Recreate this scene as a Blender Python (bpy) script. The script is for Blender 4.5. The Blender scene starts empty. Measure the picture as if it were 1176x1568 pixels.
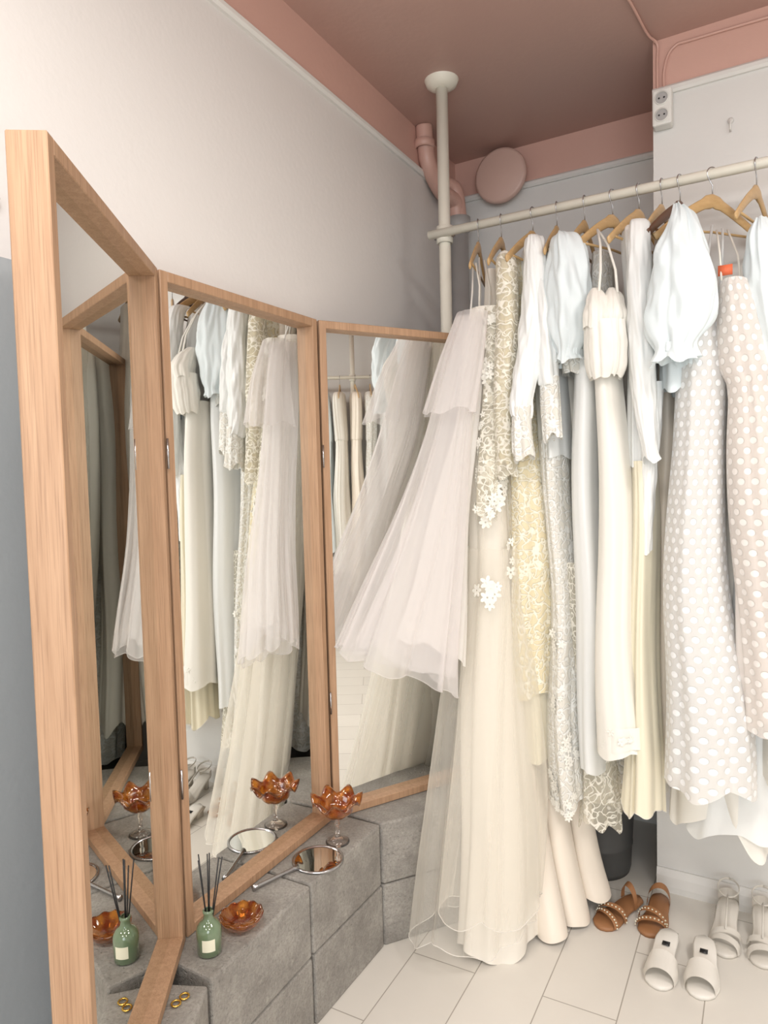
import bpy, math, random
from mathutils import Vector, Matrix, noise
random.seed(7)
sc=bpy.context.scene
sc.view_settings.view_transform='Standard'
sc.cycles.transparent_max_bounces=16
pi=math.pi
E1=Vector((.86,-.51,0)).normalized()
E2=Vector((.48,.877,0)).normalized()
NN=Vector((.51,.86,0)).normalized()
Z=Vector((0,0,1))
def srgb(r,g,b):
    f=lambda c:(c/255/12.92) if c/255<=.04045 else ((c/255+.055)/1.055)**2.4
    return (f(r),f(g),f(b),1)
# ------------------------------------------------------------ materials
class NT:
    def __init__(s,name):
        s.m=bpy.data.materials.new(name); s.m.use_nodes=True; s.t=s.m.node_tree; s.t.nodes.clear()
        s.out=s.n('ShaderNodeOutputMaterial')
    def n(s,ty,**k):
        x=s.t.nodes.new(ty)
        for a,b in k.items(): setattr(x,a,b)
        return x
    def l(s,a,b): s.t.links.new(a,b)
    def math(s,op,a,b=None,c=None):
        x=s.n('ShaderNodeMath',operation=op)
        for i,v in enumerate((a,b,c)):
            if v is None: continue
            if isinstance(v,(int,float)): x.inputs[i].default_value=v
            else: s.l(v,x.inputs[i])
        return x.outputs[0]
    def mix(s,f,a,b):
        x=s.n('ShaderNodeMix',data_type='RGBA')
        for i,v in ((0,f),(6,a),(7,b)):
            if isinstance(v,(tuple,float,int)): x.inputs[i].default_value=v
            else: s.l(v,x.inputs[i])
        return x.outputs[2]
    def map(s,src,scale=(1,1,1),rot=(0,0,0),loc=(0,0,0)):
        tc=s.n('ShaderNodeTexCoord'); mp=s.n('ShaderNodeMapping')
        mp.inputs['Scale'].default_value=scale; mp.inputs['Rotation'].default_value=rot; mp.inputs['Location'].default_value=loc
        s.l(tc.outputs[src],mp.inputs[0]); return mp.outputs[0]
    def noise(s,v,scale,det=3,rough=.5):
        x=s.n('ShaderNodeTexNoise'); x.inputs['Scale'].default_value=scale; x.inputs['Detail'].default_value=det; x.inputs['Roughness'].default_value=rough
        s.l(v,x.inputs['Vector']); return x.outputs[0]
    def ramp(s,v,p0,p1,c0=(0,0,0,1),c1=(1,1,1,1)):
        x=s.n('ShaderNodeValToRGB'); e=x.color_ramp.elements
        e[0].position=p0;e[1].position=p1;e[0].color=c0;e[1].color=c1
        s.l(v,x.inputs[0]); return x.outputs[0]
    def bump(s,h,st=.3,d=.01):
        x=s.n('ShaderNodeBump'); x.inputs['Strength'].default_value=st; x.inputs['Distance'].default_value=d
        s.l(h,x.inputs['Height']); return x.outputs[0]
    def pr(s,col,rough=.5,metal=0,nrm=None,**k):
        x=s.n('ShaderNodeBsdfPrincipled')
        if isinstance(col,tuple): x.inputs['Base Color'].default_value=col
        else: s.l(col,x.inputs['Base Color'])
        if isinstance(rough,(int,float)): x.inputs['Roughness'].default_value=rough
        else: s.l(rough,x.inputs['Roughness'])
        x.inputs['Metallic'].default_value=metal
        if nrm is not None: s.l(nrm,x.inputs['Normal'])
        for a,b in k.items(): x.inputs[a.replace('_',' ')].default_value=b
        return x
    def done(s,sh):
        s.l(sh.outputs[0] if hasattr(sh,'outputs') else sh,s.out.inputs[0]); return s.m
def simple(name,col,rough=.5,metal=0,**k):
    t=NT(name); v=t.map('Object'); nz=t.noise(v,25,3)
    c=t.mix(t.math('MULTIPLY',nz,.25),col,tuple(x*.8 for x in col[:3])+(1,))
    return t.done(t.pr(c,rough,metal,t.bump(nz,.08,.004),**k))
def wallmat(name,low,pinkz=2.755,dado=None):
    t=NT(name); tc=t.n('ShaderNodeTexCoord'); sp=t.n('ShaderNodeSeparateXYZ'); t.l(tc.outputs['Object'],sp.inputs[0])
    nz=t.noise(tc.outputs['Object'],3,5); n2=t.noise(tc.outputs['Object'],60,3)
    c=t.mix(t.math('MULTIPLY',nz,.25),low,tuple(x*.9 for x in low[:3])+(1,))
    if dado:
        c=t.mix(t.math('GREATER_THAN',sp.outputs[2],1.93),dado,c)
    if pinkz:
        c=t.mix(t.math('GREATER_THAN',sp.outputs[2],pinkz),c,PINK)
    h=t.math('ADD',n2,t.math('MULTIPLY',t.noise(tc.outputs['Object'],7,3),2.0))
    return t.done(t.pr(c,.36,0,t.bump(h,.14,.004)))
PINK=srgb(214,172,158)
M={}
M['wall_l']=wallmat('white_wall_paint',srgb(226,222,218),dado=srgb(168,173,175))
M['wall']=wallmat('white_wall_paint_back',srgb(226,224,220))
M['wallp']=wallmat('plain_white_paint',srgb(224,222,218),pinkz=None)
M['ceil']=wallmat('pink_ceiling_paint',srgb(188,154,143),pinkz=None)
M['pink']=simple('pink_gloss_paint',PINK,.35)
M['vent']=simple('vent_paint',srgb(212,178,165),.4)
M['trim']=simple('white_trim_paint',srgb(230,227,222),.4)
M['white']=simple('white_enamel',srgb(236,232,218),.35)
M['plastic']=simple('white_plastic',srgb(232,230,224),.35)
M['dark']=simple('black_plastic',srgb(28,28,30),.4)
M['steel']=simple('chrome_steel',srgb(190,190,192),.25,1)
M['brass']=simple('brass',srgb(214,176,90),.25,1)
M['greypipe']=simple('grey_pipe_paint',srgb(178,176,174),.4)
# oak
t=NT('oak_wood'); v=t.map('Object',(26,26,1.6)); n1=t.noise(v,3,6,.6)
v2=t.map('Object',(210,210,4)); n2=t.noise(v2,2,3)
c=t.mix(t.ramp(n1,.3,.7),srgb(166,130,100),srgb(186,150,119)); c=t.mix(t.math('MULTIPLY',t.ramp(n2,.5,.66),.45),c,srgb(130,97,72))
M['oak']=t.done(t.pr(c,.5,0,t.bump(n2,.12,.002)))
t=NT('birch_wood'); v=t.map('Object',(12,12,40)); n1=t.noise(v,3,4)
M['birch']=t.done(t.pr(t.mix(n1,srgb(184,146,98),srgb(214,180,130)),.35))
M['darkwood']=simple('dark_brown_wood',srgb(96,62,40),.35)
t=NT('mirror_glass'); g=t.n('ShaderNodeBsdfGlossy'); g.inputs['Color'].default_value=(.90,.91,.89,1); g.inputs['Roughness'].default_value=0
M['mirror']=t.done(g)
# concrete
t=NT('concrete_block'); v=t.map('Object'); n1=t.noise(v,9,8,.65); n2=t.noise(v,130,5,.75); n3=t.noise(v,34,4,.6)
vo=t.n('ShaderNodeTexVoronoi'); vo.inputs['Scale'].default_value=80; t.l(v,vo.inputs['Vector'])
pit=t.ramp(vo.outputs['Distance'],.06,.2)
c=t.mix(t.ramp(n1,.36,.66),srgb(148,143,136),srgb(178,173,165)); c=t.mix(t.math('MULTIPLY',t.ramp(n2,.42,.66),.5),c,srgb(114,109,103)); c=t.mix(t.math('MULTIPLY',t.ramp(n3,.58,.75),.35),c,srgb(204,199,189))
h=t.math('ADD',t.math('ADD',n2,t.math('MULTIPLY',n3,.6)),t.math('MULTIPLY',pit,.5))
M['conc']=t.done(t.pr(c,.92,0,t.bump(h,.8,.007)))
# floor tiles
t=NT('floor_tiles'); ang=math.atan2(E2.y,E2.x)
v=t.map('Object',(1,1,1),(0,0,-ang),(0.27,0.05,0)); br=t.n('ShaderNodeTexBrick')
t.l(v,br.inputs['Vector']); br.inputs['Scale'].default_value=1; br.inputs['Brick Width'].default_value=.62; br.inputs['Row Height'].default_value=.205
br.inputs['Mortar Size'].default_value=.0018; br.inputs['Mortar Smooth'].default_value=.2
br.inputs['Color1'].default_value=srgb(228,223,214); br.inputs['Color2'].default_value=srgb(220,215,206); br.inputs['Mortar'].default_value=srgb(160,152,142)
nz=t.noise(v,9,4)
c=t.mix(t.math('MULTIPLY',nz,.3),br.outputs[0],srgb(202,195,186))
M['floor']=t.done(t.pr(c,.36,0,t.bump(t.math('SUBTRACT',1.0,br.outputs['Fac']),.25,.003)))
# fabrics
def fabric(name,col,rough=.5,sheen=.3,alpha=1.0,trans=.25,wr=.35,pattern=None,col2=None,spec=.4):
    t=NT(name); uv=t.map('UV',(1,1,1)); 
    v=t.map('UV',(22,4,1)); n1=t.noise(v,1,4); n2=t.noise(uv,1400,1)
    h=t.math('ADD',n1,t.math('MULTIPLY',n2,.03)); c=col; al=alpha
    if pattern in('lace','lacealpha'):
        ls=None
        for sc_,off in ((30,0),(34,7.3)):
            mp=t.map('UV',(1,1,1),(0,0,0),(off,off*.7,0)); q=t.noise(mp,sc_,.6,.4)
            q=t.math('ABSOLUTE',t.math('SUBTRACT',q,.5)); q=t.ramp(q,.02,.045,(1,1,1,1),(0,0,0,1))
            ls=q if ls is None else t.math('MAXIMUM',ls,q)
        b=t.n('ShaderNodeTexVoronoi'); b.inputs['Scale'].default_value=42; t.l(uv,b.inputs['Vector'])
        d=t.ramp(b.outputs['Distance'],.22,.34,(1,1,1,1),(0,0,0,1))
        p=t.math('MAXIMUM',ls,t.math('MULTIPLY',d,.8))
        c=t.mix(p,col2,col); h=t.math('ADD',t.math('MULTIPLY',p,1.0),n1)
        if pattern=='lacealpha': al=t.math('MAXIMUM',t.math('MULTIPLY',p,.95),.42)
    if pattern=='dots':
        sp=t.n('ShaderNodeSeparateXYZ'); t.l(uv,sp.inputs[0])
        s=.034
        vv=t.math('DIVIDE',sp.outputs[1],s*.8); row=t.math('FLOOR',vv); off=t.math('MULTIPLY',t.math('MODULO',row,2.0),.5)
        uu=t.math('ADD',t.math('DIVIDE',sp.outputs[0],s),off)
        fu=t.math('SUBTRACT',t.math('FRACT',uu),.5); fv=t.math('MULTIPLY',t.math('SUBTRACT',t.math('FRACT',vv),.5),.8)
        r=t.math('SQRT',t.math('ADD',t.math('MULTIPLY',fu,fu),t.math('MULTIPLY',fv,fv)))
        p=t.ramp(r,.25,.31,(1,1,1,1),(0,0,0,1))
        c=t.mix(p,col2,col); h=t.math('ADD',t.math('MULTIPLY',p,.9),n1); al=t.math('MAXIMUM',p,alpha)
    nrm=t.bump(h,wr,.006)
    x=t.pr(c,rough,0,nrm); x.inputs['Sheen Weight'].default_value=sheen; x.inputs['Specular IOR Level'].default_value=spec
    tr=t.n('ShaderNodeBsdfTranslucent')
    if isinstance(c,tuple): tr.inputs[0].default_value=c
    else: t.l(c,tr.inputs[0])
    mx=t.n('ShaderNodeMixShader'); mx.inputs[0].default_value=trans; t.l(x.outputs[0],mx.inputs[1]); t.l(tr.outputs[0],mx.inputs[2])
    if not isinstance(al,(int,float)) or al<1:
        tp=t.n('ShaderNodeBsdfTransparent'); m2=t.n('ShaderNodeMixShader')
        lw=t.n('ShaderNodeLayerWeight'); lw.inputs[0].default_value=.3
        f=t.math('ADD',al,t.math('MULTIPLY',lw.outputs['Facing'],.4)); f=t.math('MINIMUM',f,1.0)
        t.l(f,m2.inputs[0]); t.l(tp.outputs[0],m2.inputs[1]); t.l(mx.outputs[0],m2.inputs[2]); return t.done(m2)
    return t.done(mx)
M['satin_w']=fabric('white_satin',srgb(246,247,245),.32,.15,trans=.12,wr=.35,spec=.6)
M['satin_i']=fabric('ivory_satin',srgb(247,240,228),.36,.15,trans=.12,wr=.2)
M['cream']=fabric('cream_chiffon',srgb(247,239,215),.6,.3,trans=.15,wr=.3)
M['champ']=fabric('champagne_satin',srgb(240,229,214),.4,.1,trans=.05,wr=.15)
M['cotton']=fabric('white_cotton',srgb(240,248,250),.6,.3,trans=.2,wr=.6)
M['crepe']=fabric('ivory_crepe',srgb(247,243,234),.6,.2,trans=.12,wr=.2)
M['tulle']=fabric('pale_tulle',srgb(249,244,242),.7,.3,alpha=.32,trans=.35,wr=.15)
M['tulle_i']=fabric('ivory_tulle',srgb(249,244,233),.7,.3,alpha=.22,trans=.35,wr=.15)
M['tulle_e']=fabric('tulle_edging',srgb(250,246,240),.6,.3,alpha=.75,trans=.3,wr=.1)
M['lace']=fabric('cream_lace',srgb(251,245,226),.7,.2,trans=.12,wr=.6,pattern='lace',col2=srgb(234,221,186))
M['lace_w']=fabric('white_lace',srgb(251,250,245),.7,.2,trans=.12,wr=.6,pattern='lace',col2=srgb(233,229,219))
M['lace_a']=fabric('openwork_lace',srgb(250,246,234),.7,.2,trans=.2,wr=.4,pattern='lacealpha',col2=srgb(241,233,212))
M['dots']=fabric('dotted_tulle',srgb(254,254,254),.65,.2,alpha=.7,trans=.2,wr=.5,pattern='dots',col2=srgb(241,238,234))
M['dots_p']=fabric('dotted_blush_tulle',srgb(249,244,239),.65,.2,alpha=.7,trans=.2,wr=.5,pattern='dots',col2=srgb(240,232,225))
M['nude']=fabric('blush_lining',srgb(247,239,232),.6,.3,trans=.15,wr=.2)
M['appl']=fabric('lace_applique',srgb(252,249,240),.7,.3,trans=.1,wr=.3)
M['orange']=simple('orange_tag',srgb(226,110,70),.6)
# glass
t=NT('amber_glass'); v=t.map('Object'); nz=t.noise(v,45,3)
x=t.pr(t.mix(t.ramp(nz,.35,.65),srgb(236,160,60),srgb(166,66,18)),.05); x.inputs['Transmission Weight'].default_value=.82; x.inputs['IOR'].default_value=1.4; x.inputs['Coat Weight'].default_value=.8
M['amber']=t.done(x)
t=NT('clear_glass'); x=t.pr(srgb(240,230,222),.04); x.inputs['Transmission Weight'].default_value=.95; x.inputs['IOR'].default_value=1.45
M['clear']=t.done(x)
t=NT('green_glass'); v=t.map('Object'); x=t.pr(t.mix(t.noise(v,40,2),srgb(122,146,112),srgb(136,156,124)),.08); x.inputs['Transmission Weight'].default_value=.35; x.inputs['Coat Weight'].default_value=.6
M['green']=t.done(x)
M['label']=simple('paper_label',srgb(232,228,205),.7)
M['tan']=simple('tan_leather',srgb(160,112,74),.5)
M['wleather']=simple('white_leather',srgb(230,225,216),.42)
M['sleather']=simple('silver_white_leather',srgb(214,208,198),.35)
M['bin']=simple('dark_bin_metal',srgb(92,92,91),.5,.3)
# ------------------------------------------------------------ mesh builder
class MB:
    def __init__(s): s.v=[];s.f=[];s.mi=[];s.uv=[];s.mats=[]
    def mat(s,k):
        if k not in s.mats: s.mats.append(k)
        return s.mats.index(k)
    def grid(s,pts,closed,mat,uvs=None,capS=False,capE=False):
        R=len(pts);C=len(pts[0]);b=len(s.v);m=s.mat(mat)
        for r in pts: s.v+= [tuple(p) for p in r]
        for i in range(R-1):
            for j in range(C if closed else C-1):
                k=(j+1)%C
                s.f.append((b+i*C+j,b+i*C+k,b+(i+1)*C+k,b+(i+1)*C+j)); s.mi.append(m)
                if uvs:
                    W=uvs
                    s.uv.append([(W[i][0]*j/C,W[i][1][j]),(W[i][0]*(j+1)/C,W[i][1][k]),(W[i+1][0]*(j+1)/C,W[i+1][1][k]),(W[i+1][0]*j/C,W[i+1][1][j])])
                else: s.uv.append(None)
        if capS: s.f.append(tuple(b+j for j in reversed(range(C)))); s.mi.append(m); s.uv.append(None)
        if capE: s.f.append(tuple(b+(R-1)*C+j for j in range(C))); s.mi.append(m); s.uv.append(None)
    def prism(s,poly,z0,z1,mat,top=None):
        top=top or poly
        s.grid([[(*p,z0) for p in poly],[(*p,z1) for p in top]],True,mat,capS=True,capE=True)
    def box(s,c,ax,ay,az,mat):
        c=Vector(c); P=[]
        for w in (-1,1): P.append([c+az*w+ax*a+ay*b for a,b in ((-1,-1),(1,-1),(1,1),(-1,1))])
        s.grid(P,True,mat,capS=True,capE=True)
    def lathe(s,c,prof,mat,n=40,fn=None,axis=None):
        c=Vector(c); P=[]
        q=Vector((0,0,1)).rotation_difference(axis) if axis else None
        for i,(r,z) in enumerate(prof):
            ring=[]
            for j in range(n):
                a=2*pi*j/n; rr=r;zz=z
                if fn: rr,zz=fn(r,z,a,i)
                p=Vector((rr*math.cos(a),rr*math.sin(a),zz))
                if q: p=q@p
                ring.append(c+p)
            P.append(ring)
        s.grid(P,True,mat)
    def tube(s,path,r,mat,n=10,flat=1.0,up=None,caps=True):
        path=[Vector(p) for p in path]; P=[]; prev=None
        for i,p in enumerate(path):
            d=(path[min(i+1,len(path)-1)]-path[max(i-1,0)]).normalized()
            u=prev if prev else (Vector(up) if up else (Vector((0,0,1)) if abs(d.z)<.9 else Vector((1,0,0))))
            u=(u-d*u.dot(d)).normalized(); prev=u; w=d.cross(u)
            rr=r[i] if isinstance(r,(list,tuple)) else r
            P.append([p+u*math.cos(2*pi*j/n)*rr+w*math.sin(2*pi*j/n)*rr*flat for j in range(n)])
        s.grid(P,True,mat,capS=caps,capE=caps)
    def obj(s,name,parent=None,smooth=True,bevel=0,seg=2,recalc=True):
        me=bpy.data.meshes.new(name); me.from_pydata(s.v,[],s.f)
        for k in s.mats: me.materials.append(M[k])
        ul=me.uv_layers.new(name='UVMap')
        for p,mi,uv in zip(me.polygons,s.mi,s.uv):
            p.material_index=mi; p.use_smooth=smooth
            if uv:
                for q,l in enumerate(p.loop_indices): ul.data[l].uv=uv[q]
        ob=bpy.data.objects.new(name,me); bpy.context.collection.objects.link(ob)
        if recalc:
            import bmesh
            bm=bmesh.new(); bm.from_mesh(me); bmesh.ops.recalc_face_normals(bm,faces=bm.faces); bm.to_mesh(me); bm.free()
        if bevel:
            b=ob.modifiers.new('bevel','BEVEL'); b.width=bevel; b.segments=seg; b.limit_method='ANGLE'
        if parent: ob.parent=parent
        return ob
def empty(name,loc=(0,0,0)):
    e=bpy.data.objects.new(name,None); e.empty_display_size=.05; bpy.context.collection.objects.link(e); return e
def cr(a,b,c,d,t):
    return .5*((2*b)+(-a+c)*t+(2*a-5*b+4*c-d)*t*t+(-a+3*b-3*c+d)*t**3)
X=(1,0,0); LX=(.91,.41,0)
def fold(x): return 2*abs(math.sin(x/2))**.75-1.15
def loft(mb,rows,mat,folds=6,a0=.04,a1=.2,seed=0,ax=None,tilt=0,wave=.006,rings=None,n=112,b=None,drift=.006,wrk=0,zf=1.1,puff=False,wf=1.0):
    rd=random.Random(seed); ax=Vector(ax).normalized() if ax else E1; bx=Vector((-ax.y,ax.x,0))
    rows=[r if len(r)==5 else (*r,b) for r in rows]
    zt=rows[0][2]; zb=rows[-1][2]; K=len(rows)-1
    rings=rings or max(16,int(abs(zt-zb)*(90 if wrk else 42)))
    ph=[rd.uniform(0,6.28) for _ in range(8)]; so=seed*3.17
    fr=.35+folds*.16
    def S(v,th):
        x=v*K; i=min(int(x),K-1); t=x-i
        g=lambda j:rows[max(0,min(K,j))]
        c=[cr(g(i-1)[q],g(i)[q],g(i+1)[q],g(i+2)[q],t) for q in range(5)]
        am=a0+(a1-a0)*v
        if puff: am=a0+(a1-a0)*abs(2*v-1)**1.5
        cs=math.cos(th); sn=math.sin(th)
        wv=noise.noise(Vector((cs*1.3,sn*1.3,so+c[2]*.5)))
        tw=th+.45*wv
        N1=noise.noise(Vector((cs*fr,sn*fr,so+c[2]*zf)))
        N2=noise.noise(Vector((cs*fr*2.3,sn*fr*2.3,so+9+c[2]*zf*1.6)))
        m=1+am*(.5*fold(folds*tw+ph[2]+.5*math.sin(2.2*v+ph[3]))+.22*math.sin((folds*2+1)*tw+ph[4])+1.0*N1+.7*N2)
        w=0
        if wrk:
            w=wrk*(noise.noise(Vector((cs*1.6,sn*1.6,so+c[2]*22*wf+cs*2)))*.9+noise.noise(Vector((cs*3.5,sn*3.5,so+c[2]*34*wf)))*.6)
            w*=(math.sin(pi*min(1,max(0,v*.9+.05))))**.5
        dx=drift*math.sin(7*c[2]+ph[6]); dz=(tilt*cs*v + wave*v*v*math.sin(folds*tw+ph[2]+1)+wave*v*math.sin(3*th+ph[7]))
        p=Vector((c[0],c[1],c[2]+dz))+ax*((c[3]*m+w)*cs+dx)+bx*((c[4]*m+w)*sn)
        return p,c
    P=[];U=[]
    amean=sum(r[3] for r in rows)/len(rows); bmean=sum(r[4] for r in rows)/len(rows)
    per=pi*(3*(amean+bmean)-math.sqrt((3*amean+bmean)*(amean+3*bmean)))
    for i in range(rings+1):
        v=i/rings; ring=[]; zz=[]
        for j in range(n):
            p,c=S(v,2*pi*j/n); ring.append(p); zz.append(p.z)
        P.append(ring); U.append((per,zz))
    mb.grid(P,True,mat,uvs=U)
    return S,P
def flower(mb,c,nrm,r,mat,rd):
    nrm=nrm.normalized(); u=nrm.cross(Z).normalized(); w=nrm.cross(u)
    k=rd.choice((5,6)); a0=rd.uniform(0,6)
    for i in range(k):
        a=a0+2*pi*i/k; d=u*math.cos(a)+w*math.sin(a); e=nrm.cross(d)
        cc=c+d*r*.6
        P=[[cc+nrm*.002]*8,[cc+d*math.cos(q)*r*.5+e*math.sin(q)*r*.3+nrm*.001 for q in [2*pi*j/8 for j in range(8)]]]
        mb.grid(P,True,mat)
def applique(mb,S,zs,seed,ths=(-2.6,-.6),r=(.008,.016),cnt=4,spread=.03,mat='appl'):
    rd=random.Random(seed)
    for v in zs:
        th=rd.uniform(*ths)
        for q in range(cnt):
            vv=min(1,max(0,v+rd.uniform(-spread,spread))); tt=th+rd.uniform(-.35,.35)
            p,c=S(vv,tt); p1,_=S(vv,tt+.05); p2,_=S(min(1,vv+.01),tt)
            nr=(p1-p).cross(p2-p)
            if nr.length<1e-9: continue
            ctr=Vector((c[0],c[1],p.z))
            if nr.dot(p-ctr)<0: nr=-nr
            nr.normalize()
            flower(mb,p+nr*.004,nr,rd.uniform(*r),mat,rd)
def hemline(mb,P,mat='tulle_e',r=.0013):
    ring=P[-1]; ring=ring+[ring[0]]
    mb.tube(ring,r,mat,n=5,caps=False)
# ------------------------------------------------------------ room
C=Vector((.37,3.34,0)); K=Vector((.94,2.44,0)); J=Vector((1.172,2.864,0)); R1=K+E1*3.5; R2=R1-E2*4; L2=C-E2*6
H=2.92
def wall(name,a,b,mat,h=H,t=.12):
    d=(b-a).normalized(); nrm=Vector((d.y,-d.x,0))
    cen=Vector((.5,.5,0))
    if nrm.dot(cen-a)>0: nrm=-nrm
    mb=MB(); mb.prism([tuple(p)[:2] for p in (a,b,b+nrm*t,a+nrm*t)],0,h,mat); return mb.obj(name,smooth=False)
wall('wall_left',L2,C,'wall_l'); wall('wall_back',C,J,'wall')
mb=MB()
q=K+E1*3.5
mb.prism([tuple(p)[:2] for p in (K,q,q+NN*.12,J+E1*.3,J)],0,H,'wall'); mb.obj('wall_column',smooth=False)
wall('wall_right',R1,R2,'wallp'); 
d=(L2-R2).normalized(); L=(L2-R2).length; nr=Vector((-d.y,d.x,0))
if nr.dot(Vector((0,0,0))-R2)>0: nr=-nr
mb=MB(); w0,w1,wz0,wz1=1.2,3.6,.8,2.5
def seg(a,b,z0,z1): 
    p=R2+d*a;q=R2+d*b; mb.prism([tuple(x)[:2] for x in (p,q,q+nr*.15,p+nr*.15)],z0,z1,'wallp')
seg(0,w0,0,H);seg(w1,L,0,H);seg(w0,w1,0,wz0);seg(w0,w1,wz1,H); mb.obj('wall_rear',smooth=False)
mb=MB()
for a in (w0,(w0+w1)/2-.02,w1-.04): 
    p=R2+d*a+nr*.04;q=R2+d*(a+.04)+nr*.04; mb.prism([tuple(x)[:2] for x in (p,q,q+nr*.05,p+nr*.05)],wz0,wz1,'trim')
for z in (wz0,wz1-.04):
    p=R2+d*w0+nr*.04;q=R2+d*w1+nr*.04; mb.prism([tuple(x)[:2] for x in (p,q,q+nr*.05,p+nr*.05)],z,z+.04,'trim')
mb.obj('window_1',smooth=False)
poly=[C,J,K,R1,R2,L2]
mb=MB(); mb.prism([tuple(p)[:2] for p in poly],-.1,0,'floor'); mb.obj('floor',smooth=False)
big=[C+E2*.1-E1*.1,J+E2*.1+E1*.1,J+E1*.3,R1+E1*.1+E2*.1,R2+E1*.1-E2*.1,L2-E1*.1-E2*.1]
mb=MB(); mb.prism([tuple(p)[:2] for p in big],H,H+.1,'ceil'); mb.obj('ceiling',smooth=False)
def rail(name,a,b,nrm,z,hgt=.028,dep=.016,mat='trim'):
    mb=MB(); p=[(0,0),(dep*.6,0),(dep,hgt*.3),(dep,hgt*.7),(dep*.5,hgt),(0,hgt)]
    mb.grid([[a+nrm*x+Z*(z+y) for x,y in p],[b+nrm*x+Z*(z+y) for x,y in p]],True,mat,capS=True,capE=True); mb.obj(name,smooth=False)
rail('trim_1',L2,C,Vector((E2.y,-E2.x,0)),2.735)
rail('trim_2',C,J,-NN,2.735)
rail('trim_3',K,R1,-NN,2.735)
rail('baseboard_column',K,R1,-NN,0,.085,.014)
rail('baseboard_back',C,J,-NN,0,.085,.014)
# ------------------------------------------------------------ ledge
mb=MB()
def blk(a,b,c,d2):
    for z0,z1 in ((0,.198),(.202,.4)):
        j=random.uniform(-.003,.003)
        P=[Vector((*q,0))+Vector((j,j,0)) for q in (a,b,c,d2)]
        mb.prism([tuple(p)[:2] for p in P],z0,z1,'conc')
blk((-.404,1.497),(-.223,1.842),(-.395,1.94),(-.575,1.60))
blk((-.219,1.850),(-.036,2.166),(-.205,2.262),(-.389,1.948))
blk((-.030,2.170),(.31,2.318),(.225,2.49),(-.185,2.275))
blk((-.41,1.478),(-.414,1.09),(-.83,1.12),(-.63,1.50))
blk((-.414,1.085),(-.42,.69),(-.98,.72),(-.84,1.11))
mb.obj('concrete_block_ledge',smooth=False,bevel=.006)
# ------------------------------------------------------------ mirror
def panel(par,name,a,b,side,zb=.402,zt=1.98):
    a=Vector((*a,0)); b=Vector((*b,0)); d=(b-a).normalized(); n=Vector((d.y,-d.x,0))*side
    T=.056; F=.024; mb=MB()
    a2=a+d*.002; b2=b-d*.002
    def bx(p,q,z0,z1,f0=0,f1=T,mat='oak'):
        mb.prism([tuple(x)[:2] for x in (p-n*f0,q-n*f0,q-n*f1,p-n*f1)],z0,z1,mat)
    bx(a2,a2+d*F,zb,zt); bx(b2-d*F,b2,zb,zt); bx(a2+d*F,b2-d*F,zb,zb+F); bx(a2+d*F,b2-d*F,zt-F,zt)
    mb.obj(name+'_frame',par,smooth=False,bevel=.0015,seg=1)
    mb=MB(); bx(a2+d*(F-.003),b2-d*(F-.003),zb+F-.003,zt-F+.003,.03,.036,'mirror'); mb.obj(name+'_glass',par,smooth=False)
    mb=MB(); bx(a2+d*(F-.003),b2-d*(F-.003),zb+F-.003,zt-F+.003,.038,.046,'darkwood'); mb.obj(name+'_backing',par,smooth=False)
mir=empty('folding_dressing_mirror')
panel(mir,'panel_1',(-.445,.985),(-.50,1.63),1); panel(mir,'panel_2',(-.498,1.634),(-.19,2.198),1); panel(mir,'panel_3',(-.187,2.203),(.385,2.545),1)
mb=MB()
for x,y in ((-.497,1.632),(-.187,2.2)):
    for z in (.78,1.56): mb.tube([(x+.003,y-.002,z-.035),(x+.003,y-.002,z+.035)],.0028,'steel',n=8)
mb.obj('hinges',mir)
# ------------------------------------------------------------ rack
def rack(P0,d,L,name,z=2.37,poles=(0,1)):
    e=empty(name); mb=MB(); P0=Vector(P0); d=d.normalized(); nn=Vector((-d.y,d.x,0))
    off=nn*.028
    for k in poles:
        q=P0+d*L*k+off
        mb.tube([(q.x,q.y,0.0),(q.x,q.y,H)],.0215,'white',n=24)
        mb.lathe((q.x,q.y,H-.03),[(0,0),(.03,0),(.055,.012),(.062,.03)],'white',n=32)
        mb.lathe((q.x,q.y,z-.03),[(.023,0),(.03,0),(.03,.06),(.023,.06)],'white',n=24)
        mb.lathe((q.x,q.y,0),[(.06,0),(.06,.008),(.03,.018),(.0,.018)],'white',n=24)
        mb.box((q.x,q.y,z),d*.04,nn*.006,Z*.012,'steel')
    mb.tube([P0-d*.05+Z*z,P0+d*(L+.05)+Z*z],.0155,'white',n=20)
    mb.obj('poles_and_rail',e); return e
RP=Vector((.235,2.615,0)); RD=E1
rack(RP,RD,2.5,'clothes_rack')
def rp(t): return RP+RD*(t+.015)+Z*2.37
def hanger(pt,yaw=0,mat='birch',hw=.205,drop=.12,base=NN):
    mb=MB(); pt=Vector(pt); w=Matrix.Rotation(yaw,3,'Z')@base
    pts=[]
    for i in range(17):
        a=math.radians(-20+ i/16*210); pts.append(pt+w*.0195*math.cos(a)+Z*.0195*math.sin(a))
    pts+= [pt-w*.012+Z*-.018,pt+Z*-.034,pt+Z*-.075]
    mb.tube(pts,.0018,'steel',n=6)
    c=pt-Z*.075; path=[];rad=[]
    for i in range(-12,13):
        s=i/12; path.append(c+w*hw*s-Z*(drop*abs(s)**1.25+.004)); rad.append(.017*(1-.35*abs(s)) if abs(s)>.12 else .021)
    mb.tube(path,rad,mat,n=12,flat=.36,up=(0,0,1))
    mb.tube([path[2]-Z*.004,c-Z*(drop*.8),path[-3]-Z*.004],.004,mat,n=8)
    return mb.obj('clothes_hanger'),w
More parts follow.
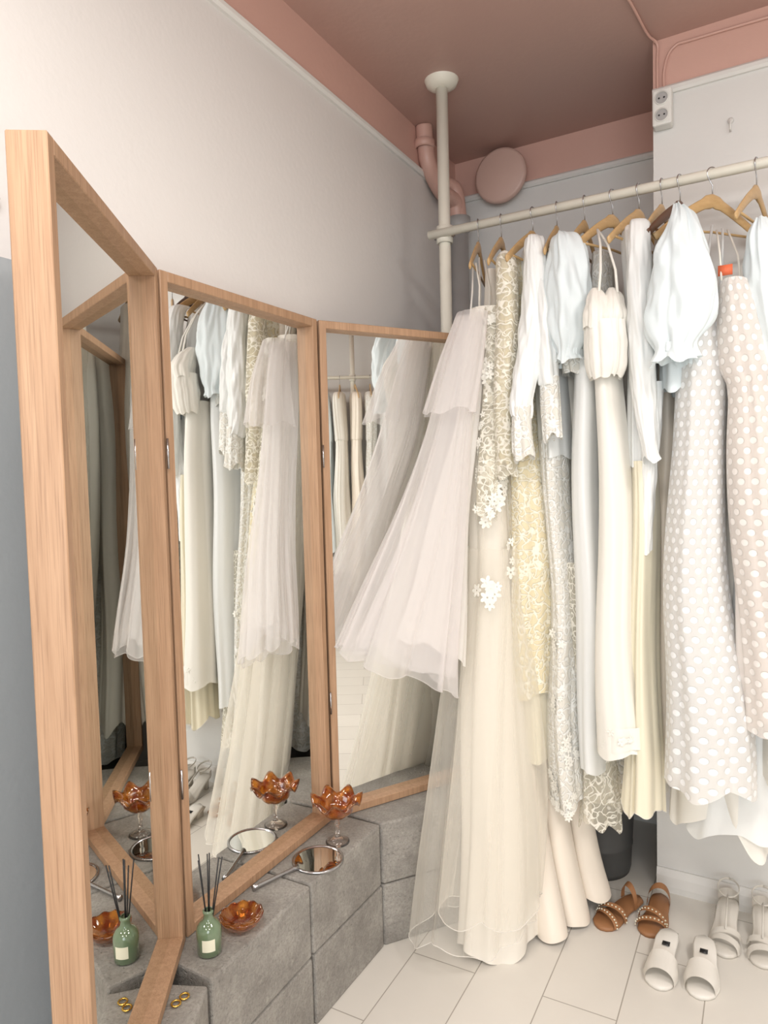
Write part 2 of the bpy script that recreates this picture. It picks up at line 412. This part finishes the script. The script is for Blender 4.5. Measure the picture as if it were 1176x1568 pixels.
hs=[(.129,.25,'birch'),(.215,.15,'birch'),(.328,-.1,'birch'),(.411,.1,'birch'),(.503,0,'birch'),(.592,-.35,'birch'),(.673,-.25,'birch'),(.741,-.1,'birch'),(.793,-.3,'darkwood'),(.883,-.75,'birch'),(1.0,-.2,'birch'),(1.12,.1,'birch')]
for t_,y_,m_ in hs: hanger(rp(t_),y_,m_)
# ------------------------------------------------------------ dresses
def strap(mb,pts,mat='satin_i',r=.003): mb.tube(pts,r,mat,n=6)
def garment(name,parts):
    e=empty(name)
    for pn,fn in parts:
        mb=MB(); fn(mb); mb.obj(pn,e,recalc=False)
    return e
def f(mb):
    R=[(.305,2.36,2.01,.05,.05),(.235,2.31,1.71,.062,.06),(.165,2.25,1.44,.09,.06),(.10,2.19,1.19,.125,.065),(.02,2.135,.9,.17,.07)]
    S,P=loft(mb,R,'tulle',8,.06,.2,1,X,tilt=-.07,wave=.01); hemline(mb,P,'tulle')
    R=[(.305,2.36,1.99,.045,.04),(.245,2.32,1.68,.05,.05),(.18,2.26,1.42,.075,.05),(.12,2.20,1.17,.105,.05),(.05,2.15,.93,.145,.055)]
    S,P=loft(mb,R,'tulle',6,.06,.3,2,X,tilt=-.06,wave=.01)
    R=[(.31,2.36,1.96,.035,.03),(.275,2.33,1.65,.035,.04),(.225,2.28,1.40,.05,.04),(.18,2.23,1.15,.07,.04),(.13,2.18,.96,.09,.04)]
    S,P=loft(mb,R,'tulle_e',5,.06,.3,12,X,tilt=-.05,wave=.01)
def f2(mb):
    loft(mb,[(.30,2.34,2.02,.05,.05),(.255,2.29,1.86,.07,.065),(.215,2.26,1.69,.08,.08)],'tulle',6,.08,.2,3,X,wave=.006)
    strap(mb,[(.30,2.36,2.0),(.315,2.40,2.1),(.325,2.44,2.21)],'tulle_e'); strap(mb,[(.33,2.36,2.0),(.345,2.42,2.1),(.35,2.47,2.235)],'tulle_e')
garment('tulle_wedding_dress',[('skirt',f),('cape',f2)])
# ivory gown with appliques
def f(mb):
    R=[(.35,2.42,2.05,.045,.05),(.352,2.41,1.68,.052,.07),(.356,2.37,1.19,.08,.08),(.345,2.26,.46,.122,.09),(.335,2.17,.012,.135,.09)]
    S,P=loft(mb,R,'satin_i',3,.04,.2,4,LX,wave=.012,zf=.7)
def ft(mb):
    R=[(.352,2.41,2.03,.052,.06),(.355,2.38,1.68,.062,.08),(.345,2.34,1.22,.098,.09),(.285,2.21,.50,.175,.11),(.24,2.11,.09,.185,.11)]
    S,P=loft(mb,R,'tulle_i',4,.05,.24,5,LX,wave=.014); hemline(mb,P)
    applique(mb,S,[.03,.05,.08,.1,.13,.16,.19,.22,.25,.28,.33,.38,.43,.36,.3,.23,.2,.5,.55],5,ths=(-2.3,-.8),r=(.012,.024),cnt=8,spread=.022)
    R=[(.37,2.34,1.25,.09,.09),(.35,2.21,.50,.15,.11),(.31,2.12,.17,.165,.115)]
    S,P=loft(mb,R,'tulle_i',4,.05,.22,6,LX,wave=.02); hemline(mb,P)
def fs(mb):
    strap(mb,[(.335,2.39,2.04),(.34,2.40,2.12),(.33,2.41,2.20)]); strap(mb,[(.375,2.42,2.04),(.38,2.44,2.12),(.365,2.45,2.22)])
    S,P=loft(mb,[(.375,2.36,2.04,.03,.03),(.372,2.34,1.86,.03,.03),(.36,2.31,1.66,.032,.03),(.34,2.28,1.45,.034,.03),(.33,2.27,1.36,.03,.03)],'lace_a',5,.05,.2,8,wave=.02)
    applique(mb,S,[.1,.3,.5,.6,.7,.8,.9,.95],9,cnt=6,r=(.008,.016))
garment('ivory_wedding_gown',[('skirt',f),('tulle_overlay',ft),('straps',fs)])
def sat(rows,seed,mat='champ',folds=4,b=.08,a1=.2,hem=False,**k):
    def f(mb):
        kk=dict(k); a0=kk.pop('a0',.05)
        S,P=loft(mb,rows,mat,folds,a0,a1,seed,b=b,**kk)
        if hem: hemline(mb,P,'tulle_e')
    return f
garment('satin_wedding_dress',[('skirt',sat([(.44,2.45,2.15,.025),(.44,2.43,1.55,.03),(.475,2.33,.42,.040),(.502,2.20,.015,.050)],11,folds=1,a0=.03,a1=.09,b=.055,wave=.003))])
garment('satin_wedding_dress',[('skirt',sat([(.51,2.47,2.15,.025),(.515,2.45,1.54,.035),(.563,2.37,.40,.040),(.595,2.27,.015,.046)],12,folds=1,a0=.03,a1=.09,b=.055,wave=.003))])
garment('satin_wedding_dress',[('skirt',sat([(.60,2.47,2.1,.025),(.61,2.45,1.54,.035),(.65,2.40,.39,.040),(.685,2.33,.06,.05)],13,folds=1,a0=.03,a1=.09,b=.055,wave=.003))])
garment('cream_lace_dress',[
 ('bodice_and_skirt',sat([(.45,2.42,2.21,.03),(.47,2.40,1.95,.045),(.483,2.38,1.54,.058),(.478,2.34,1.10,.072),(.487,2.34,.76,.07)],21,'lace',4,.09,.16)),
 ('underskirt',sat([(.487,2.35,1.2,.05),(.495,2.36,.79,.055),(.497,2.36,.54,.055)],22,'cream',3,.08,.14)),
 ('tulle_underlayer',sat([(.53,2.36,.9,.04),(.535,2.36,.70,.05),(.54,2.35,.42,.055)],23,'tulle_i',4,.08,.14)),
 ('sleeve_1',sat([(.43,2.36,2.215,.012),(.415,2.32,2.17,.030),(.405,2.30,1.96,.034),(.393,2.28,1.75,.032),(.402,2.26,1.48,.032)],24,'lace_a',3,.035,.18,wave=.012,wrk=.004)),
 ('sleeve_1_lining',sat([(.43,2.36,2.20,.012),(.415,2.32,2.15,.024),(.405,2.30,1.96,.026),(.393,2.28,1.75,.024),(.402,2.26,1.52,.022)],25,'lace',3,.028,.15)),
])
def lacehem(rows,seed):
    def f(mb):
        S,P=loft(mb,rows,'lace_w',4,.1,.22,seed,b=.085,wave=.015)
        applique(mb,S,[.3,.45,.6,.72,.78,.84,.88,.92,.95,.97,.99],seed,r=(.008,.015),cnt=7,spread=.02)
    return f
garment('satin_sleeve_wedding_dress',[
 ('body',sat([(.535,2.42,2.24,.02),(.545,2.40,2.16,.05),(.565,2.38,1.8,.045),(.58,2.35,1.54,.045)],31,'satin_w',4,.09,.14)),
 ('skirt',lacehem([(.575,2.35,1.6,.042),(.588,2.33,1.11,.042),(.585,2.3,.68,.047),(.595,2.29,.40,.052)],32)),
 ('sleeve_1',sat([(.515,2.34,2.245,.01),(.495,2.28,2.21,.032),(.478,2.25,1.93,.040),(.448,2.22,1.72,.034),(.445,2.21,1.66,.03)],33,'satin_w',2,.042,.25,drift=.01,wrk=.010,wf=.6)),
 ('cuff_1',sat([(.445,2.21,1.70,.029),(.443,2.205,1.62,.032),(.447,2.2,1.54,.038)],34,'lace_w',4,.04,.2,wave=.01)),
 ('sleeve_2',sat([(.53,2.30,2.2,.02),(.528,2.24,2.05,.032),(.523,2.22,1.80,.033),(.527,2.22,1.76,.03)],35,'satin_w',2,.035,.22,wrk=.008,wf=.6)),
 ('cuff_2',sat([(.527,2.22,1.79,.03),(.53,2.215,1.70,.032),(.535,2.21,1.60,.03)],36,'lace_w',4,.035,.2,wave=.01)),
])
def ftop(mb):
    S,P=loft(mb,[(.62,2.36,2.25,.02,.03),(.615,2.32,2.2,.045,.06),(.625,2.28,2.0,.05,.08),(.635,2.27,1.8,.045,.08)],'lace_w',4,.06,.12,41)
    applique(mb,S,[.05,.1,.15,.2,.3,.4,.5,.6,.3,.25],42,ths=(-3.3,-1),cnt=7,r=(.008,.014))
def cuff(c,a,b,z,mat='cotton'):
    def f(mb): loft(mb,[(c[0],c[1],z+.012,a,b),(c[0],c[1],z-.012,a,b)],mat,9,.06,.06,5,wave=0)
    return f
P6=[(.60,2.27,2.235,.014),(.593,2.22,2.20,.045),(.590,2.19,2.08,.064),(.588,2.19,1.96,.070),(.588,2.195,1.89,.056),(.588,2.20,1.855,.038),(.588,2.20,1.83,.046)]
garment('puff_sleeve_wedding_dress',[
 ('bodice',ftop),
 ('puff_sleeve_1',sat(P6,43,'cotton',6,.062,.24,wrk=.014,a0=.10,puff=True,zf=3,wf=.55)),
 ('cuff_1',cuff((.588,2.20),.038,.058,1.853)),
 ('skirt',sat([(.672,2.30,1.95,.04),(.662,2.27,1.79,.040),(.657,2.26,1.33,.046),(.657,2.25,.91,.05),(.67,2.25,.54,.042)],44,'satin_w',2,.09,.16)),
])
def ftop7(mb):
    for dx,sd in ((-.027,51),(.027,53)):
        loft(mb,[(.666+dx,2.12,2.03,.012,.02),(.664+dx,2.10,2.00,.026,.04),(.662+dx,2.08,1.95,.034,.055),(.660+dx,2.08,1.905,.032,.05)],'crepe',6,.05,.14,sd,wave=.003,wrk=.006,zf=3)
    loft(mb,[(.660,2.08,1.925,.058,.058),(.660,2.08,1.885,.060,.06),(.660,2.085,1.85,.062,.06),(.660,2.09,1.80,.056,.055),(.660,2.1,1.765,.043,.05)],'crepe',10,.05,.12,54,wave=.004,wrk=.004,zf=3)
    for dx in (-.024,.03):
        strap(mb,[(.665+dx,2.08,2.01),(.672+dx*.8,2.1,2.08),(.678+dx*.4,2.15,2.17),(.675,2.2,2.23)],'crepe',.004)
garment('strappy_crop_top',[('bodice',ftop7)])
garment('crepe_maxi_skirt',[('skirt',sat([(.696,2.16,1.82,.036),(.700,2.15,1.6,.042),(.702,2.15,1.335,.049),(.70,2.13,.935,.054),(.707,2.12,.64,.066)],53,'crepe',3,.08,.12)),
 ('lace_hem',lambda mb:applique(mb,loft(mb,[(.705,2.122,.73,.064,.08),(.707,2.12,.66,.068,.082)],'crepe',3,.09,.11,54,wave=.003)[0],[.1,.2,.3,.5,.6,.8],55,cnt=6,r=(.008,.014)))])
garment('chiffon_long_sleeve_dress',[
 ('sleeve_1',sat([(.785,2.16,2.225,.012),(.768,2.10,2.20,.03),(.756,2.06,2.0,.036),(.753,2.05,1.72,.033),(.768,2.05,1.56,.022),(.776,2.05,1.52,.024)],61,'satin_w',2,.04,.18,wrk=.006,wf=.6)),
 ('sleeve_2',sat([(.80,2.1,1.75,.03),(.792,2.1,1.5,.022),(.79,2.1,1.25,.018)],62,'satin_w',2,.03,.14,wrk=.005,wf=.6)),
 ('bodice',sat([(.81,2.26,2.24,.02),(.80,2.22,2.18,.04),(.798,2.18,1.9,.042),(.80,2.17,1.5,.036)],63,'satin_w',4,.08,.14)),
 ('skirt',sat([(.80,2.17,1.52,.034),(.796,2.15,.93,.042),(.778,2.14,.46,.058)],64,'cream',5,.09,.24,wave=.012,hem=True))])
garment('champagne_satin_gown',[('body',sat([(.91,2.27,2.2,.02),(.906,2.25,2.04,.04),(.903,2.25,1.53,.046),(.885,2.25,.9,.05),(.877,2.25,.5,.046)],65,'champ',3,.09,.12))])
garment('puff_sleeve_blouse',[
 ('puff_sleeve_1',sat([(.865,2.03,2.225,.014),(.855,1.99,2.18,.034),(.828,1.95,2.08,.064),(.818,1.94,1.96,.084),(.812,1.95,1.88,.078),(.805,1.95,1.825,.048),(.801,1.95,1.785,.060)],71,'cotton',7,.066,.22,wrk=.016,a0=.10,puff=True,zf=3,wf=.5)),
 ('cuff_1',cuff((.805,1.95),.049,.056,1.822)),
 ('bodice',sat([(.90,2.13,2.22,.02),(.895,2.1,2.16,.05),(.885,2.08,1.95,.055),(.88,2.07,1.72,.05)],72,'cotton',5,.08,.14,wrk=.006,wf=.6))])
def fdot(rows,mat,lin,seed,b,**k):
    def f(mb):
        S,P=loft(mb,rows,mat,4,.04,.16,seed,b=b,**k); 
        loft(mb,[(r[0],r[1]+.01,r[2]+(.02 if i else -.01),r[3]*.82) for i,r in enumerate(rows)],lin,4,.03,.1,seed+1,b=b*.8,tilt=k.get('tilt',0))
    return f
garment('dotted_tulle_dress',[('dress',fdot([(.956,2.06,1.99,.03),(.942,2.05,1.90,.045),(.920,2.04,1.76,.062),(.905,2.03,1.53,.064),(.900,2.02,1.15,.082),(.905,2.0,.87,.1),(.90,1.98,.585,.108)],'dots','satin_w',81,.1,wave=.012)),
 ('straps',lambda mb:(strap(mb,[(.93,2.04,1.98),(.95,2.07,2.08),(.98,2.1,2.2)],'satin_w',.004),strap(mb,[(.98,2.06,1.98),(1.0,2.08,2.08),(1.01,2.1,2.19)],'satin_w',.004)))])
def ftag(mb):
    mb.box((.945,1.95,2.03),E1*.018,NN*.001,Z*.014,'orange')
    for p in ([(.935,1.95,2.0),(.94,1.97,2.08),(.955,2.02,2.16)],[(.995,1.96,1.98),(1.0,1.99,2.08),(1.0,2.05,2.17)]): strap(mb,p,'satin_i',.003)
garment('blush_dotted_dress',[('dress',fdot([(.978,1.97,2.0,.036),(.985,1.96,1.9,.055),(.997,1.95,1.77,.066),(1.007,1.94,1.70,.055),(1.02,1.93,1.52,.068),(1.04,1.92,1.157,.078),(1.06,1.91,.77,.08)],'dots_p','nude',84,.08,wave=.008)),('straps_and_tag',ftag)])
garment('long_puff_sleeve_dress',[
 ('puff_sleeve_1',sat([(1.05,1.97,2.16,.015),(1.04,1.94,2.10,.04),(1.055,1.92,1.96,.058),(1.068,1.91,1.82,.052),(1.07,1.92,1.75,.034)],91,'cotton',8,.06,.2,wrk=.010,a0=.1,puff=True,zf=2.5,wf=.5)),
 ('skirt',sat([(1.12,2.06,2.15,.05),(1.12,2.06,1.6,.07),(1.10,2.08,.9,.11),(1.07,2.09,.40,.15)],92,'satin_w',5,.1,.18,wave=.02)),
])
garment('trained_satin_gown',[('skirt',sat([(1.0,2.2,2.1,.03),(1.02,2.16,1.5,.07),(1.03,2.13,.75,.12),(1.05,2.11,.40,.16)],93,'crepe',5,.1,.18,wave=.03,tilt=-.04))])
garment('trained_satin_gown',[('skirt',sat([(1.2,2.0,2.15,.05),(1.2,2.0,1.5,.08),(1.2,2.0,.6,.12)],94,'crepe',5,.14,.18,wave=.02))])
for i,(x,y,mt,zb) in enumerate([(.42,2.55,'satin_i',.5),(.52,2.52,'lace_w',.35),(.66,2.46,'satin_i',.4),(.745,2.38,'lace_w',.42),(.85,2.38,'crepe',.45)]):
    garment('wedding_dress',[('dress',sat([(x,y,2.2,.03),(x,y,1.8,.05),(x,y,1.2,.055),(x+.01,y-.03,zb,.065)],100+i,mt,4,.08,.16,wave=.015))])
garment('lace_hem_dress',[('skirt',sat([(.65,2.33,1.2,.04),(.69,2.30,.62,.05),(.70,2.28,.35,.065)],110,'lace_a',5,.09,.2,wave=.02)),('underlay',sat([(.64,2.36,1.2,.04),(.67,2.35,.62,.05),(.68,2.34,.42,.06)],111,'tulle_i',5,.09,.2,wave=.02))])
# ------------------------------------------------------------ second rack across the room
Q0=Vector((3.62,.62,0)); 
rack(tuple(Q0),-E2,2.1,'clothes_rack',poles=(.21,1))
meshes=[]
for k,(mt,ln) in enumerate([('satin_w',1.7),('lace_w',1.5),('champ',1.8),('crepe',1.6),('cotton',1.4)]):
    mb=MB(); loft(mb,[(0,0,0,.03,.05),(0,0,-.06,.05,.16),(0,0,-.4,.05,.11),(0,0,-.55,.045,.1),(0,0,-ln,.09,.17)],mt,5,.05,.25,200+k,ax=(1,0,0),wave=.01,n=64)
    ob=mb.obj('evening_dress'); meshes.append(ob.data); bpy.data.objects.remove(ob)
for i in range(14):
    p=Q0-E2*(.15+i*.135)
    hanger((p.x,p.y,2.37),random.uniform(-.2,.2),base=E1)
    ob=bpy.data.objects.new('evening_dress',meshes[i%5]); ob.location=(p.x,p.y,2.24); ob.rotation_euler=(0,0,math.atan2(E2.y,E2.x)+random.uniform(-.2,.2)); bpy.context.collection.objects.link(ob)
# ------------------------------------------------------------ pipes, vent, outlet, cables
mb=MB()
def sm(pts,k=8):
    pts=[Vector(p) for p in pts]; o=[]
    for i in range(len(pts)-1):
        g=lambda j:pts[max(0,min(len(pts)-1,j))]
        for q in range(k):
            t=q/k; o.append(Vector([cr(g(i-1)[a],g(i)[a],g(i+1)[a],g(i+2)[a],t) for a in range(3)]))
    return o+[pts[-1]]
mb.tube(sm([(.205,2.97,2.92),(.21,2.98,2.84),(.225,3.0,2.77),(.28,3.08,2.70),(.345,3.16,2.68),(.355,3.18,2.60)]),.034,'pink',n=18)
mb.tube(sm([(.25,3.14,2.74),(.30,3.15,2.755),(.35,3.17,2.73),(.365,3.18,2.62)]),.034,'pink',n=18)
mb.lathe((.205,2.97,2.83),[(.034,0),(.042,.004),(.042,.03),(.034,.034)],'pink',n=20)
mb.tube([(.365,3.18,2.62),(.365,3.18,.0)],.040,'greypipe',n=20)
mb.lathe((.365,3.18,2.56),[(.04,0),(.05,.004),(.05,.06),(.036,.064)],'greypipe',n=20)
mb.obj('drain_pipe')
mb=MB(); vc=C+E1*.245+Z*2.79
mb.lathe(vc,[(.085,0),(.085,.05),(.112,.052),(.118,.058),(.116,.072),(.105,.078),(0,.08)],'vent',n=48,axis=-NN); mb.obj('round_vent_cover')
mb=MB(); oc=K+E1*.035-NN*.026+Z*2.68
so=empty('wall_socket')
mb.box(oc,E1*.030,NN*.024,Z*.058,'plastic'); mb.obj('body',so,smooth=False,bevel=.006)
mb=MB()
for dz in (-.027,.027):
    mb.lathe(oc+Z*dz-NN*.0245,[(.022,0),(.022,.003),(.019,.003)],'plastic',n=28,axis=-NN)
    mb.lathe(oc+Z*dz-NN*.0248,[(.019,.0),(0,.0)],'greypipe',n=28,axis=-NN)
    for s in (-.008,.008): mb.lathe(oc+Z*dz+E1*s-NN*.0262,[(.003,0),(0,.0005)],'dark',n=10,axis=-NN)
mb.obj('sockets',so)
mb=MB()
a=K+E1*.015-NN*.006
mb.tube(sm([a+Z*2.735,a+Z*2.85,a-NN*.004+Z*2.905,a-NN*.06-E1*.02+Z*2.914,(.80,2.24,2.914),(.70,2.10,2.914),(.62,1.9,2.914)]),.0045,'pink',n=8)
b=a+E1*.022
mb.tube(sm([b+Z*2.735,b+Z*2.82,b+E1*.03+Z*2.88,b+E1*.12+Z*2.885,b+E1*.6+Z*2.88,b+E1*2+Z*2.885]),.0045,'pink',n=8)
mb.obj('surface_cable')
mb=MB(); h=K+E1*.235-NN*.002; 
mb.tube([h+Z*2.60,h-NN*.012+Z*2.595,h-NN*.014+Z*2.575,h-NN*.004+Z*2.565],.003,'trim',n=8); mb.lathe(h+Z*2.6,[(.009,0),(.009,.003),(0,.004)],'trim',n=14,axis=-NN); mb.obj('wall_hook')
mb=MB(); nl=Vector((E2.y,-E2.x,0)); base=C-E2*2.27+nl*.012
for i in range(6):
    c=base-E2*(i*.016)+Z*(2.03-.012*i); u=(-E2*.8-Z*.6).normalized(); w=(nl if i%2 else u.cross(nl))
    mb.tube([c+u*.011*math.cos(q)+w*.006*math.sin(q) for q in [2*pi*k/12 for k in range(13)]],.0015,'steel',n=6)
mb.obj('wall_chain')
mb=MB(); mb.lathe((.775,2.61,0),[(0,.004),(.115,.004),(.12,.0),(.125,.02),(.128,.1),(.131,.104),(.131,.112),(.13,.118),(.138,.26),(.141,.264),(.141,.272),(.14,.278),(.146,.33),(.152,.334),(.152,.345),(.144,.345),(.118,.02),(0,.02)],'bin',n=56); mb.obj('metal_waste_bin')
# ------------------------------------------------------------ shoes
def shoe(par,c,ang,kind,mir=1,L=.24):
    d=Vector((math.cos(ang),math.sin(ang),0)); w=Vector((-d.y,d.x,0))*mir; c=Vector((*c,0))
    mats={'sandal':('tan','tan','brass'),'slide':('wleather','wleather','dark'),'heel':('sleather','sleather','steel')}[kind]
    hh={'sandal':.012,'slide':.035,'heel':.055}[kind]; mb=MB()
    def hw(s): 
        b=[(0,.006),(.03,.022),(.1,.036),(.25,.044),(.4,.040),(.6,.031),(.8,.031),(.93,.026),(.98,.015),(1,.004)]
        for (x0,y0),(x1,y1) in zip(b,b[1:]):
            if s<=x1: return y0+(y1-y0)*(s-x0)/(x1-x0)
        return .004
    def zz(s): t=min(1,max(0,(s-.3)/.6)); return hh*(t*t*(3-2*t))
    th=.012; P=[]
    for i in range(31):
        s=i/30; h=hw(s); cc=c+d*L*s+w*.006*math.sin(s*pi*1.2)
        z0=zz(s)+.001
        P.append([cc-w*h+Z*z0,cc+w*h+Z*z0,cc+w*(h+.002)+Z*(z0+th*.6),cc+w*(h-.003)+Z*(z0+th),cc-w*(h-.003)+Z*(z0+th),cc-w*(h+.002)+Z*(z0+th*.6)])
    mb.grid(P,True,mats[0],capS=True,capE=True)
    if hh>.02:
        cc=c+d*L*.88
        for_=[]
        sz=.024 if kind=='slide' else .012
        for z,k in ((0,.85),(zz(.88)*.5,.8),(zz(.88)+.004,1.15)):
            for_.append([cc+Z*z+d*a*sz*k+w*b*sz*k for a,b in ((-1,-1),(1,-1),(1.1,0),(1,1),(-1,1))])
        mb.grid(for_,True,mats[0],capS=True,capE=True)
    def band(s0,s1,h,mat,sk=0,wd=None):
        P=[]
        for i in range(15):
            a=pi*i/14; row=[]
            for q in range(5):
                s=s0+(s1-s0)*q/4+sk*math.cos(a); g=hw(max(0,min(1,s)))+.004
                cc=c+d*L*s
                row.append(cc+w*g*math.cos(a)*(1.0)+Z*(zz(s)+.008+h*math.sin(a)**.8*(1+.15*q/4)))
            P.append(row)
        mb.grid(P,False,mat)
    if kind=='slide':
        band(.10,.42,.045,mats[1]); mb.box(c+d*L*.72+Z*(zz(.72)+th+.002),d*.015,w*.011,Z*.0005,'dark')
    elif kind=='sandal':
        band(.16,.24,.03,'tan',.05); band(.28,.36,.042,'tan',-.05); band(.72,.80,.06,'tan',.06)
        for k in range(13):
            a=pi*k/12
            for s,h,sk in ((.2,.03,.05),(.32,.042,-.05)):
                ss=s+sk*math.cos(a); p=c+d*L*ss+w*(hw(ss)+.006)*math.cos(a)+Z*(zz(ss)+.011+h*math.sin(a)**.8)
                mb.lathe(p,[(0,-.003),(.0022,-.0015),(.003,0),(.0022,.0015),(0,.003)],'label',n=8)
    else:
        band(.12,.22,.035,mats[1],.04); band(.24,.33,.042,mats[1],-.04)
        P=[]
        for i in range(13):
            a=-pi/2+pi*i/12; cc=c+d*(L*.86)
            b0=cc+d*.034*math.cos(a)+w*.031*math.sin(a)
            P.append([b0+Z*(zz(.9)+.008),b0*1+Z*(zz(.9)+.04)])
        mb.grid(P,False,mats[1])
        path=[c+d*(L*.86)+d*.036*math.cos(q)+w*.032*math.sin(q)+Z*(hh+.06+.012*math.cos(q)) for q in [2*pi*k/20 for k in range(21)]]
        mb.tube(path,.0045,mats[1],n=8,flat=.4)
        mb.tube([c+d*L*.28+Z*.055,c+d*L*.5+Z*(.085),c+d*L*.7+Z*(hh+.055)],.005,mats[1],n=8,flat=.5)
    mb.obj('shoe_%d'%(1 if mir>0 else 2),par)
e=empty('tan_leather_sandals'); shoe(e,(.665,2.22),math.atan2(.6,.75),'sandal',1,.23); shoe(e,(.805,2.175),math.atan2(.84,.54),'sandal',-1,.23)
e=empty('white_leather_slides'); shoe(e,(.75,1.945),math.atan2(.87,.49),'slide',1,.235); shoe(e,(.85,1.905),math.atan2(.88,.48),'slide',-1,.235)
e=empty('silver_strap_heels'); shoe(e,(1.0,2.07),math.atan2(.87,.49),'heel',1,.235); shoe(e,(1.09,2.02),math.atan2(.88,.48),'heel',-1,.235)
# ------------------------------------------------------------ ledge objects
zt=.4005
e=empty('reed_diffuser'); mb=MB(); c=(-.432,1.585,zt)
mb.lathe(c,[(0,.001),(.024,.001),(.028,.004),(.029,.055),(.027,.064),(.02,.074),(.012,.08),(.011,.094),(.0125,.096),(.0125,.102),(.009,.102)],'green',n=36); mb.obj('bottle',e)
mb=MB(); P=[]
for i in range(9):
    a=-1.9+i*.13; P.append([(c[0]+.0294*math.cos(a),c[1]+.0294*math.sin(a),zt+z) for z in (.018,.046)])
mb.grid(P,False,'label'); mb.obj('label',e)
mb=MB(); rd=random.Random(3)
for i in range(6):
    a=rd.uniform(0,6.28); k=rd.uniform(.02,.04); mb.tube([(c[0],c[1],zt+.03),(c[0]+k*math.cos(a),c[1]+k*math.sin(a)*.7,zt+.225)],.0016,'dark',n=6)
mb.obj('reeds',e)
mb=MB()
def ruf(k,am,zk=.05): 
    def fn(r,z,a,i):
        w=am*math.sin(k*a)*(r/.06)**3; return r*(1+w*.35),z+w*zk
    return fn
mb.lathe((-.375,1.672,zt),[(0,.004),(.02,.002),(.022,.0),(.03,.006),(.044,.016),(.052,.03),(.054,.035),(.050,.034),(.040,.020),(.022,.011),(0,.01)],'amber',n=72,fn=ruf(12,.05)); mb.obj('amber_glass_bowl')
e=empty('amber_glass_compote'); mb=MB(); c=(-.165,2.065,zt)
mb.lathe(c,[(0,.012),(.03,.004),(.036,.0),(.036,.003),(.012,.014),(.006,.02),(.0055,.05),(.009,.056),(.0055,.064),(.009,.078)],'clear',n=36); mb.obj('stem',e)
mb=MB(); mb.lathe(c,[(0,.076),(.014,.077),(.036,.084),(.048,.097),(.050,.112),(.056,.122),(.068,.128),(.076,.128),(.076,.131),(.066,.132),(.053,.126),(.045,.115),(.042,.1),(.030,.09),(0,.083)],'amber',n=120,fn=ruf(7,.075,.085)); mb.obj('bowl',e)
mb=MB(); c=(-.215,1.965,zt)
mb.lathe(c,[(0,.003),(.066,.003),(.067,.006),(.071,.007),(.074,.005),(.074,.0),(0,.0)],'steel',n=56); 
mb.lathe((c[0],c[1],c[2]+.0035),[(.066,.0),(0,.0005)],'mirror',n=56)
hd=Vector((-.17,-.155,0)).normalized(); p0=Vector(c)+Z*.009
mb.tube([p0+hd*.07,p0+hd*.09,p0+hd*.12,p0+hd*.2,p0+hd*.215],[.009,.006,.0055,.006,.009],'steel',n=12,flat=.9); mb.obj('silver_hand_mirror')
mb=MB(); 
for k in (0,1): mb.lathe((-.462+.012*k,1.42+.02*k,zt+.004),[(.009+.0022*math.cos(q),.0022*math.sin(q)+.001) for q in [2*pi*j/10 for j in range(11)]],'brass',n=28)
mb.obj('brass_rings')
# ------------------------------------------------------------ lamps
def lamp(x,y,power,size=.6,col=(1,.97,.93)):
    e=empty('added_ceiling_light'); mb=MB(); c=Vector((x,y,H-.04))  # added out-of-view fixture: housing around an area light that brightens the room
    mb.box(c,E1*size*.55,E2*size*.55,Z*.035,'white'); mb.obj('housing',e,smooth=False,bevel=.01)
    l=bpy.data.lights.new('tube','AREA'); l.shape='SQUARE'; l.size=size; l.energy=power; l.color=col
    o=bpy.data.objects.new('light_panel',l); o.location=(x,y,H-.08); o.rotation_euler=(0,0,math.atan2(E1.y,E1.x)); bpy.context.collection.objects.link(o); o.parent=e
lamp(-.3,.15,32); lamp(1.5,.35,33); lamp(.9,-1.6,30)
l=bpy.data.lights.new('daylight','AREA'); l.shape='RECTANGLE'; l.size=2.3; l.size_y=1.6; l.energy=68; l.color=(.90,.96,1)
o=bpy.data.objects.new('window_daylight',l); p=R2+d*2.4+nr*.02; o.location=(p.x,p.y,1.65)
o.rotation_euler=(-nr).to_track_quat('-Z','Z').to_euler(); bpy.context.collection.objects.link(o)
w=bpy.data.worlds.new('World'); sc.world=w; w.use_nodes=True; bg=w.node_tree.nodes['Background']; bg.inputs[0].default_value=(.85,.92,1,1); bg.inputs[1].default_value=1.0
# ------------------------------------------------------------ camera
cm=bpy.data.cameras.new('camera'); cam=bpy.data.objects.new('camera',cm); bpy.context.collection.objects.link(cam)
cm.sensor_fit='VERTICAL'; cm.sensor_height=36; cm.lens=36*1080/1568; cm.clip_start=.02
Rm=Matrix.Rotation(math.radians(90-3.07),4,'X')@Matrix.Rotation(-0.026,4,'Z')
cam.matrix_world=Matrix.Translation((0,0,1.5))@Rm
sc.camera=cam
